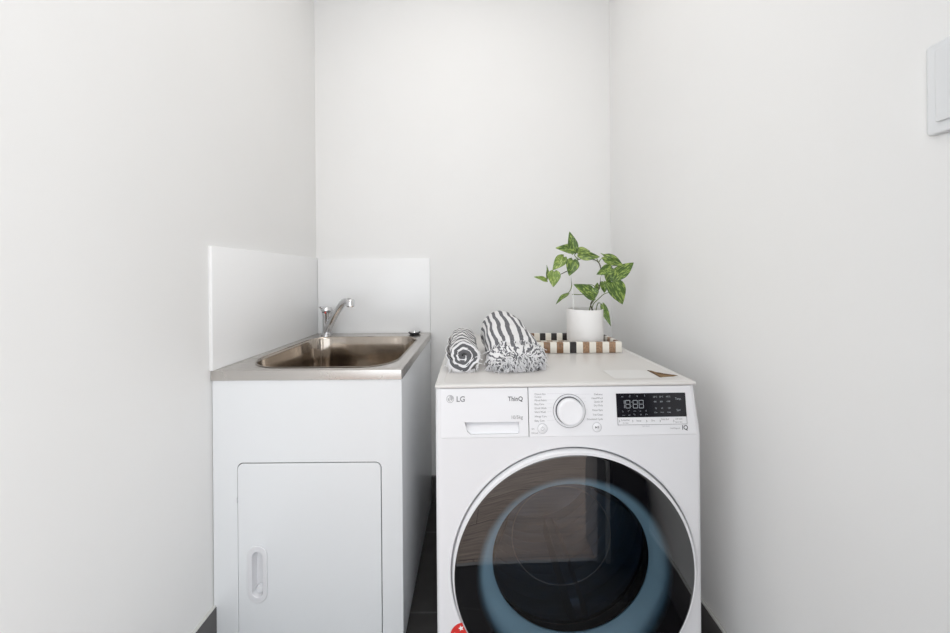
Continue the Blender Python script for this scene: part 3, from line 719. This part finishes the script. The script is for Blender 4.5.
hp = tube('support_hoop', [p+Vector((0, -.007 if p.z < pl(0, 240).z else .002, 0)) for p in hoop], .0017, 'wire', pp, 8, 6)
stems = [
    [(330, 420, 0), (318, 385, -.01), (340, 350, -.012), (352, 320, -.008), (362, 290, -.005), (366, 240, -.003), (360, 205, -.003), (345, 188, -.003), (320, 179, -.003), (290, 178, -.004), (262, 184, -.004), (243, 202, -.004), (233, 232, -.004), (233, 268, -.004), (233, 300, -.005)],
    [(322, 420, .01), (330, 385, 0), (355, 360, -.008), (378, 340, -.012), (402, 332, -.016)],
    [(340, 420, .012), (352, 380, 0), (372, 390, -.01), (378, 400, -.014)],
    [(310, 420, 0), (318, 390, -.008), (338, 362, -.012)],
    [(233, 298, -.005), (228, 318, -.008), (214, 338, -.01)],
    [(240, 222, -.004), (205, 238, -.006), (180, 248, -.008), (152, 238, -.01)],
    [(180, 248, -.008), (140, 250, -.01), (119, 268, -.01)],
    [(262, 184, -.004), (250, 168, -.006), (242, 152, -.008)],
    [(262, 184, -.004), (262, 172, -.002), (262, 158, 0)],
    [(355, 198, -.003), (365, 182, -.005), (382, 176, -.008)],
    [(355, 198, -.003), (348, 178, 0), (356, 170, 0)],
    [(364, 232, -.003), (392, 226, -.01), (412, 226, -.012)],
    [(402, 332, -.016), (412, 318, -.016), (416, 290, -.016), (425, 262, -.014)],
    [(234, 340, 0), (262, 341, -.003), (300, 340, -.005)],
    [(350, 320, -.008), (330, 300, -.01), (305, 296, -.012)],
]
for i, s in enumerate(stems):
    tube('stem', [pl(*p) for p in s], (.0017, .0012) if i else (.0022, .0014), 'brownstem' if i in (0, 5) else 'stem', pp, 7, 5)
def leaf(b, t, width, mat='leafd', dyb=-.01, dyt=-.01, roll=0., fold=.25, droop=.15):
    B, T = pl(*b, dyb), pl(*t, dyt); ax = T-B; L = ax.length; ax.normalize()
    view = Vector((0, -1, .15)).normalized()
    side = ax.cross(view).normalized(); nrm = side.cross(ax).normalized()
    R = Matrix.Rotation(roll, 3, ax); side = R @ side; nrm = R @ nrm
    wd = width*1.16*.000801/2/max(cos(roll), .35)
    U, V = 16, 8; vs, fs, uv = [], [], []
    for i in range(U+1):
        u = i/U
        # heart shaped outline: broad near the base, pointed tip
        wu = (sin(pi*min(u, 1)**.62))**.85 * (1-.18*u) if 0 < u < 1 else 0
        for j in range(-V, V+1):
            v = j/V
            back = -.10*L*(1-u)**6*abs(v)**1.2       # basal lobes reach behind the petiole
            p = B+ax*(u*L+back*1.2)+side*(v*max(wu, .55 if u == 0 and abs(v) > 0 else wu)*wd*(1 if u > 0 else .45))
            h = fold*wd*abs(v)*wu - droop*L*(u**2) + .0010*sin(u*9+v*4)*wu
            vs.append(p+nrm*h*1.0); uv.append((u, .5+v*wu*.5))
    m = 2*V+1
    for i in range(U):
        for j in range(m-1): fs.append((i*m+j, i*m+j+1, (i+1)*m+j+1, (i+1)*m+j))
    o = raw('leaf', vs, fs, mat, pp, 60, uvs=uv)
    md = o.modifiers.new('thickness', 'SOLIDIFY'); md.thickness = .0006
    return o
leaf((243, 150), (230, 55), 42, dyb=-.008, dyt=-.02)
leaf((246, 140), (167, 124), 40, dyb=-.010, dyt=-.025, roll=.2)
leaf((262, 156), (322, 140), 48, 'leafl', 0, .01, roll=-.2)
leaf((272, 163), (362, 172), 36, dyb=-.006, dyt=-.03, roll=.3)
leaf((198, 170), (150, 226), 46, 'leafl', -.006, -.02, roll=.1)
leaf((240, 184), (226, 252), 54, dyb=-.008, dyt=-.03)
leaf((120, 264), (128, 205), 16, dyb=-.01, dyt=0, roll=.8)
leaf((120, 276), (66, 254), 20, 'leafl', -.01, -.02, roll=.5)
leaf((154, 236), (150, 303), 50, 'leafl', -.010, -.03, roll=.2)
leaf((214, 337), (158, 374), 13, dyb=-.01, dyt=-.03, roll=1.0)
leaf((334, 350), (253, 291), 56, dyb=-.014, dyt=-.035, roll=.3)
leaf((318, 318), (336, 364), 52, dyb=-.0145, dyt=-.02, roll=.1)
leaf((345, 320), (352, 286), 22, dyb=-.006, dyt=0)
leaf((376, 285), (384, 334), 34, dyb=-.012, dyt=-.02)
leaf((414, 224), (352, 246), 44, dyb=-.012, dyt=-.03, roll=.2)
leaf((408, 226), (400, 292), 56, dyb=-.010, dyt=-.022, roll=-.1)
leaf((392, 178), (368, 150), 14, 'leafl', -.008, -.002, roll=.6)
leaf((382, 172), (471, 212), 42, dyb=-.008, dyt=-.02, roll=.25)
leaf((424, 264), (521, 192), 52, dyb=-.014, dyt=-.01, roll=-.2)
leaf((414, 284), (470, 386), 74, dyb=-.016, dyt=-.03)
leaf((372, 388), (405, 484), 22, dyb=-.012, dyt=-.05, roll=.6)

# ------------------------------------------------------------------ rolled towels
def towel(name, mats, R, Ln, turns, thick_f, squash, seed, amp, r0=.007, tilt_in=0, end_round=0, lag=0, flare=0):
    """spiral sheet rolled about +Y; cross-section faces the camera; returns mesh object"""
    NT, NL = int(turns*44), 46
    pitch = (R-r0)/turns; hw_ = pitch*thick_f/2
    vs, fs, mi, uv = [], [], [], []
    arc = 0; pr = None; arcs = []
    for i in range(NT+1):
        th_ = 2*pi*turns*i/NT; r = r0+(R-r0)*i/NT
        if pr is not None: arc += r*2*pi*turns/NT
        arcs.append(arc); pr = r
    def pt(i, j, side):
        th_ = 2*pi*turns*i/NT + lag; r = r0+(R-r0-hw_)*i/NT + side*hw_*min(1, .35+i/12, .15+(NT-i)/10)
        y = Ln*j/NL
        e = noise.noise(Vector((cos(th_)*1.4+seed, sin(th_)*1.4, y*9+r*22)))*amp + noise.noise(Vector((cos(th_)*4+seed, sin(th_)*4+9, y*22)))*amp*.35
        yy = y + noise.noise(Vector((r*90+seed, th_*1.2, 3)))*.005*(1 if j < NL/2 else -1)*(abs(j-NL/2)/(NL/2))**3
        er = 1.0
        if end_round:
            fr_ = min(j/NL/end_round, 1); er = 1-.22*(1-fr_)**2
        rr_ = (r+e*min(1, r/R*1.3)+flare*max(0, (i/NT-.90)/.10)**2)*er
        x, z = -cos(th_)*rr_*squash[0], sin(th_)*rr_*squash[1]
        zmin = -(R*.90)*squash[1]
        if z < zmin: z = zmin-(zmin-z)*.12
        return (x, yy, z)
    for i in range(NT+1):
        for j in range(NL+1):
            for s in (1, .30, -1):
                P_ = pt(i, j, s); vs.append(P_); uv.append((arcs[i], Ln*j/NL+.30*P_[0]))
    def ix(i, j, s): return (i*(NL+1)+j)*3+{1: 0, 0: 1, -1: 2}[s]
    for i in range(NT):
        for j in range(NL):
            fs.append((ix(i, j, 1), ix(i+1, j, 1), ix(i+1, j+1, 1), ix(i, j+1, 1))); mi.append(0)
            fs.append((ix(i, j, -1), ix(i, j+1, -1), ix(i+1, j+1, -1), ix(i+1, j, -1))); mi.append(0)
        for j in (0, NL):
            fs.append((ix(i, j, 1), ix(i+1, j, 1), ix(i+1, j, 0), ix(i, j, 0))); mi.append(1)
            fs.append((ix(i, j, 0), ix(i+1, j, 0), ix(i+1, j, -1), ix(i, j, -1))); mi.append(2)
    for i in (0, NT):
        for j in range(NL):
            fs.append((ix(i, j, 1), ix(i, j+1, 1), ix(i, j+1, 0), ix(i, j, 0))); mi.append(1)
            fs.append((ix(i, j, 0), ix(i, j+1, 0), ix(i, j+1, -1), ix(i, j, -1))); mi.append(1)
    me = bpy.data.meshes.new(name); me.from_pydata(vs, [], fs)
    for p, k in zip(me.polygons, mi): p.material_index = k
    l = me.uv_layers.new(name='UVMap')
    for lp in me.loops: l.data[lp.index].uv = uv[lp.vertex_index]
    return link(name, me, mats, None, 60)
def settle(o, base):   # rest the lowest point on the lid
    zmin = min(v.co.z for v in o.data.vertices); o.data.transform(Matrix.Translation((0, 0, -zmin)))
ta = empty('rolled_towel', (-.0335, .757, LZ), 'smaller rolled towel with thin charcoal stripes, spiral end showing, at the left', 'towel', rz=radians(3))
b = towel('towel_roll', ['clothA', 'cwhite', 'cdark'], .0465, .230, 2.55, 1.0, (1.02, 1.0), 6.7, .0085, r0=.004, lag=-3.3, flare=.004); settle(b, 0); b.parent = ta
def strands(name, pts, mat, parent, seed, lmin, lmax, rad):
    rn = random.Random(seed); vs, fs = [], []
    for p, dr_ in pts:
        L = rn.uniform(lmin, lmax); d = Vector(dr_)+Vector((rn.uniform(-.6, .6), rn.uniform(-.5, .3), rn.uniform(-.5, .4))); d.normalize()
        path = [Vector(p)]; q_ = Vector(p)
        for k in range(5):
            d = (d+Vector((rn.uniform(-.5, .5), rn.uniform(-.35, .35), rn.uniform(-.6, .25)))).normalized()
            q_ = q_+d*L/5
            if q_.z < rad*1.1: q_.z = rad*1.1; d.z = abs(d.z)*.1
            path.append(q_.copy())
        v, f = tube_data(path, (rad, rad*.8), 5); k0 = len(vs)
        vs += v; fs += [tuple(k0+a for a in ff) for ff in f]
    o = raw(name, vs, fs, mat, parent, 60); o['kind'] = 'stuff'; return o
rn = random.Random(5)
pts = []
for k in range(55):
    a = rn.uniform(-2.9, .3); rr_ = .0445*rn.uniform(.93, 1.0); pts.append(((rr_*cos(a)*.98, rn.uniform(-.003, .006), max(.0445*.93+rr_*sin(a), .002)), (cos(a)*.3, -.5, -.4)))
strands('fringe', pts, 'cwhite', ta, 11, .008, .016, .0011)

tb2 = empty('rolled_towel', (.1015, .775, LZ), 'larger rolled towel with bold charcoal stripes and knotted white fringe facing out', 'towel', rz=radians(5))
M['clothC'] = cloth('crumpled_striped_hem', .019, .45, 0, .06)
def lerp_tab(tab, t):
    for (a, x), (b_, y) in zip(tab, tab[1:]):
        if t <= b_: f = (t-a)/(b_-a); f = f*f*(3-2*f); return x+(y-x)*f
    return tab[-1][1]
HT = [(0, .070), (.12, .088), (.3, .108), (.55, .128), (.8, .137), (1, .130)]
AT = [(0, .074), (.2, .075), (.5, .068), (1, .062)]
CT_ = [(0, .006), (.4, .002), (1, -.004)]
LT = .205
def sect(t, y, sx=1.0, sz=1.0, NV=96):
    h, a_, c_ = lerp_tab(HT, t), lerp_tab(AT, t), lerp_tab(CT_, t); out = []
    for j in range(NV+1):
        ph = -pi/2+2*pi*j/NV; cx_, sz_ = cos(ph), sin(ph)
        x = a_*math.copysign(abs(cx_)**.85, cx_)*sx; z = h*.5*(1+sz_*sz) if sz_ > 0 else h*.5*(1-abs(sz_)**.7*sz)
        e = noise.noise(Vector((x*26, z*26, y*14)))*.0050+noise.noise(Vector((x*75, z*75, y*30)))*.0018
        # spiral edge: a soft step where the outer layer ends
        out.append((c_+x*(1+e*9), y+noise.noise(Vector((x*40, z*40, 9)))*.003, max(z*(1+e*7), .0012 if z > 0.0001 else 0)))
    return out
NV = 96; L, uv, tt = [], [], []
for i in range(11):      # rounded front
    a = pi/2*i/10; f = sin(a)**.75 if i else .02
    L.append((sect(0, -.026*cos(a), f, f))); tt.append(0)
for i in range(1, 41): L.append(sect(i/40, LT*i/40)); tt.append(i/40)
for i in range(1, 8):
    a = pi/2*i/7; f = cos(a) if i < 7 else .03
    L.append(sect(1, LT+.012*sin(a), f**.4 if i < 7 else .02, f**.4 if i < 7 else .02)); tt.append(1)
vs = [v for l_ in L for v in l_]; fs = []; mi = []
for i, l_ in enumerate(L):
    for j in range(NV+1):
        wv = noise.noise(Vector((j*.08, i*.10, 4)))*.008
        uv.append(((j/NV)*.366+wv, i*.005))
m_ = NV+1
for i in range(len(L)-1):
    for j in range(NV): fs.append((i*m_+j, i*m_+j+1, (i+1)*m_+j+1, (i+1)*m_+j)); mi.append(0 if 6 < i < len(L)-8 else (1 if i <= 6 else 2))
raw('towel_body', vs, fs, ['clothB', 'clothC', 'cwhite'], tb2, 60, midx=mi, uvs=uv)
pts = []; ptd = []
def front_pt(zf, xf):
    """point on the rounded front face"""
    h, a_ = .070, .074
    x = xf*a_; z = h*zf
    rr2 = min(1, (xf)**2+((z-h*.5)/(h*.5))**2); return (.006+x, -.026*sqrt(1-rr2)+.002, z)
for k in range(900):
    xf = rn.uniform(-1, 1); zf = rn.uniform(.12, 1.10+.25*noise.noise(Vector((xf*3, 2, 1))))
    if xf*xf+((zf-.5)*1.45)**2 > 1.05: continue
    p = front_pt(zf, xf)
    (ptd if rn.random() < .40 else pts).append((p, (xf*.5, -.25, -.6)))
for k in range(150):   # tassels over the right flank
    t = rn.random(); y = .10*t-.01; x = .006+.074*rn.uniform(.93, 1.02)
    (ptd if rn.random() < .2 else pts).append(((x-.0006*0, y, rn.uniform(.012, .06)), (.35, -.2, -1)))
for k in range(110):
    x = rn.uniform(-.066, .080); (ptd if rn.random() < .3 else pts).append(((x, rn.uniform(-.022, -.006)+abs(x/.08)**3*.02, rn.uniform(.008, .018)), (0, -.5, -.7)))
strands('fringe', pts, 'cwhite', tb2, 21, .011, .027, .00115)
strands('fringe', ptd, 'cdark', tb2, 22, .008, .016, .0013)

# ------------------------------------------------------------------ switch plate on the right wall
sw = empty('light_switch', (XR, .382, 1.366), 'white wall switch plate on the right wall, cut by the picture edge', 'switch')
YM = Matrix.Rotation(pi/2, 4, 'Z') @ Matrix.Rotation(pi/2, 4, 'X')
slab('plate', [rrect(-.045, -.066, .045, .066, .006)], .010, 'switch', sw, .003, mtx=YM, loc=(-.0052, 0, 0))
slab('rocker', [rrect(-.034, -.050, .034, .055, .003)], .004, 'switch', sw, .0012, mtx=YM, loc=(-.0118, 0, 0))
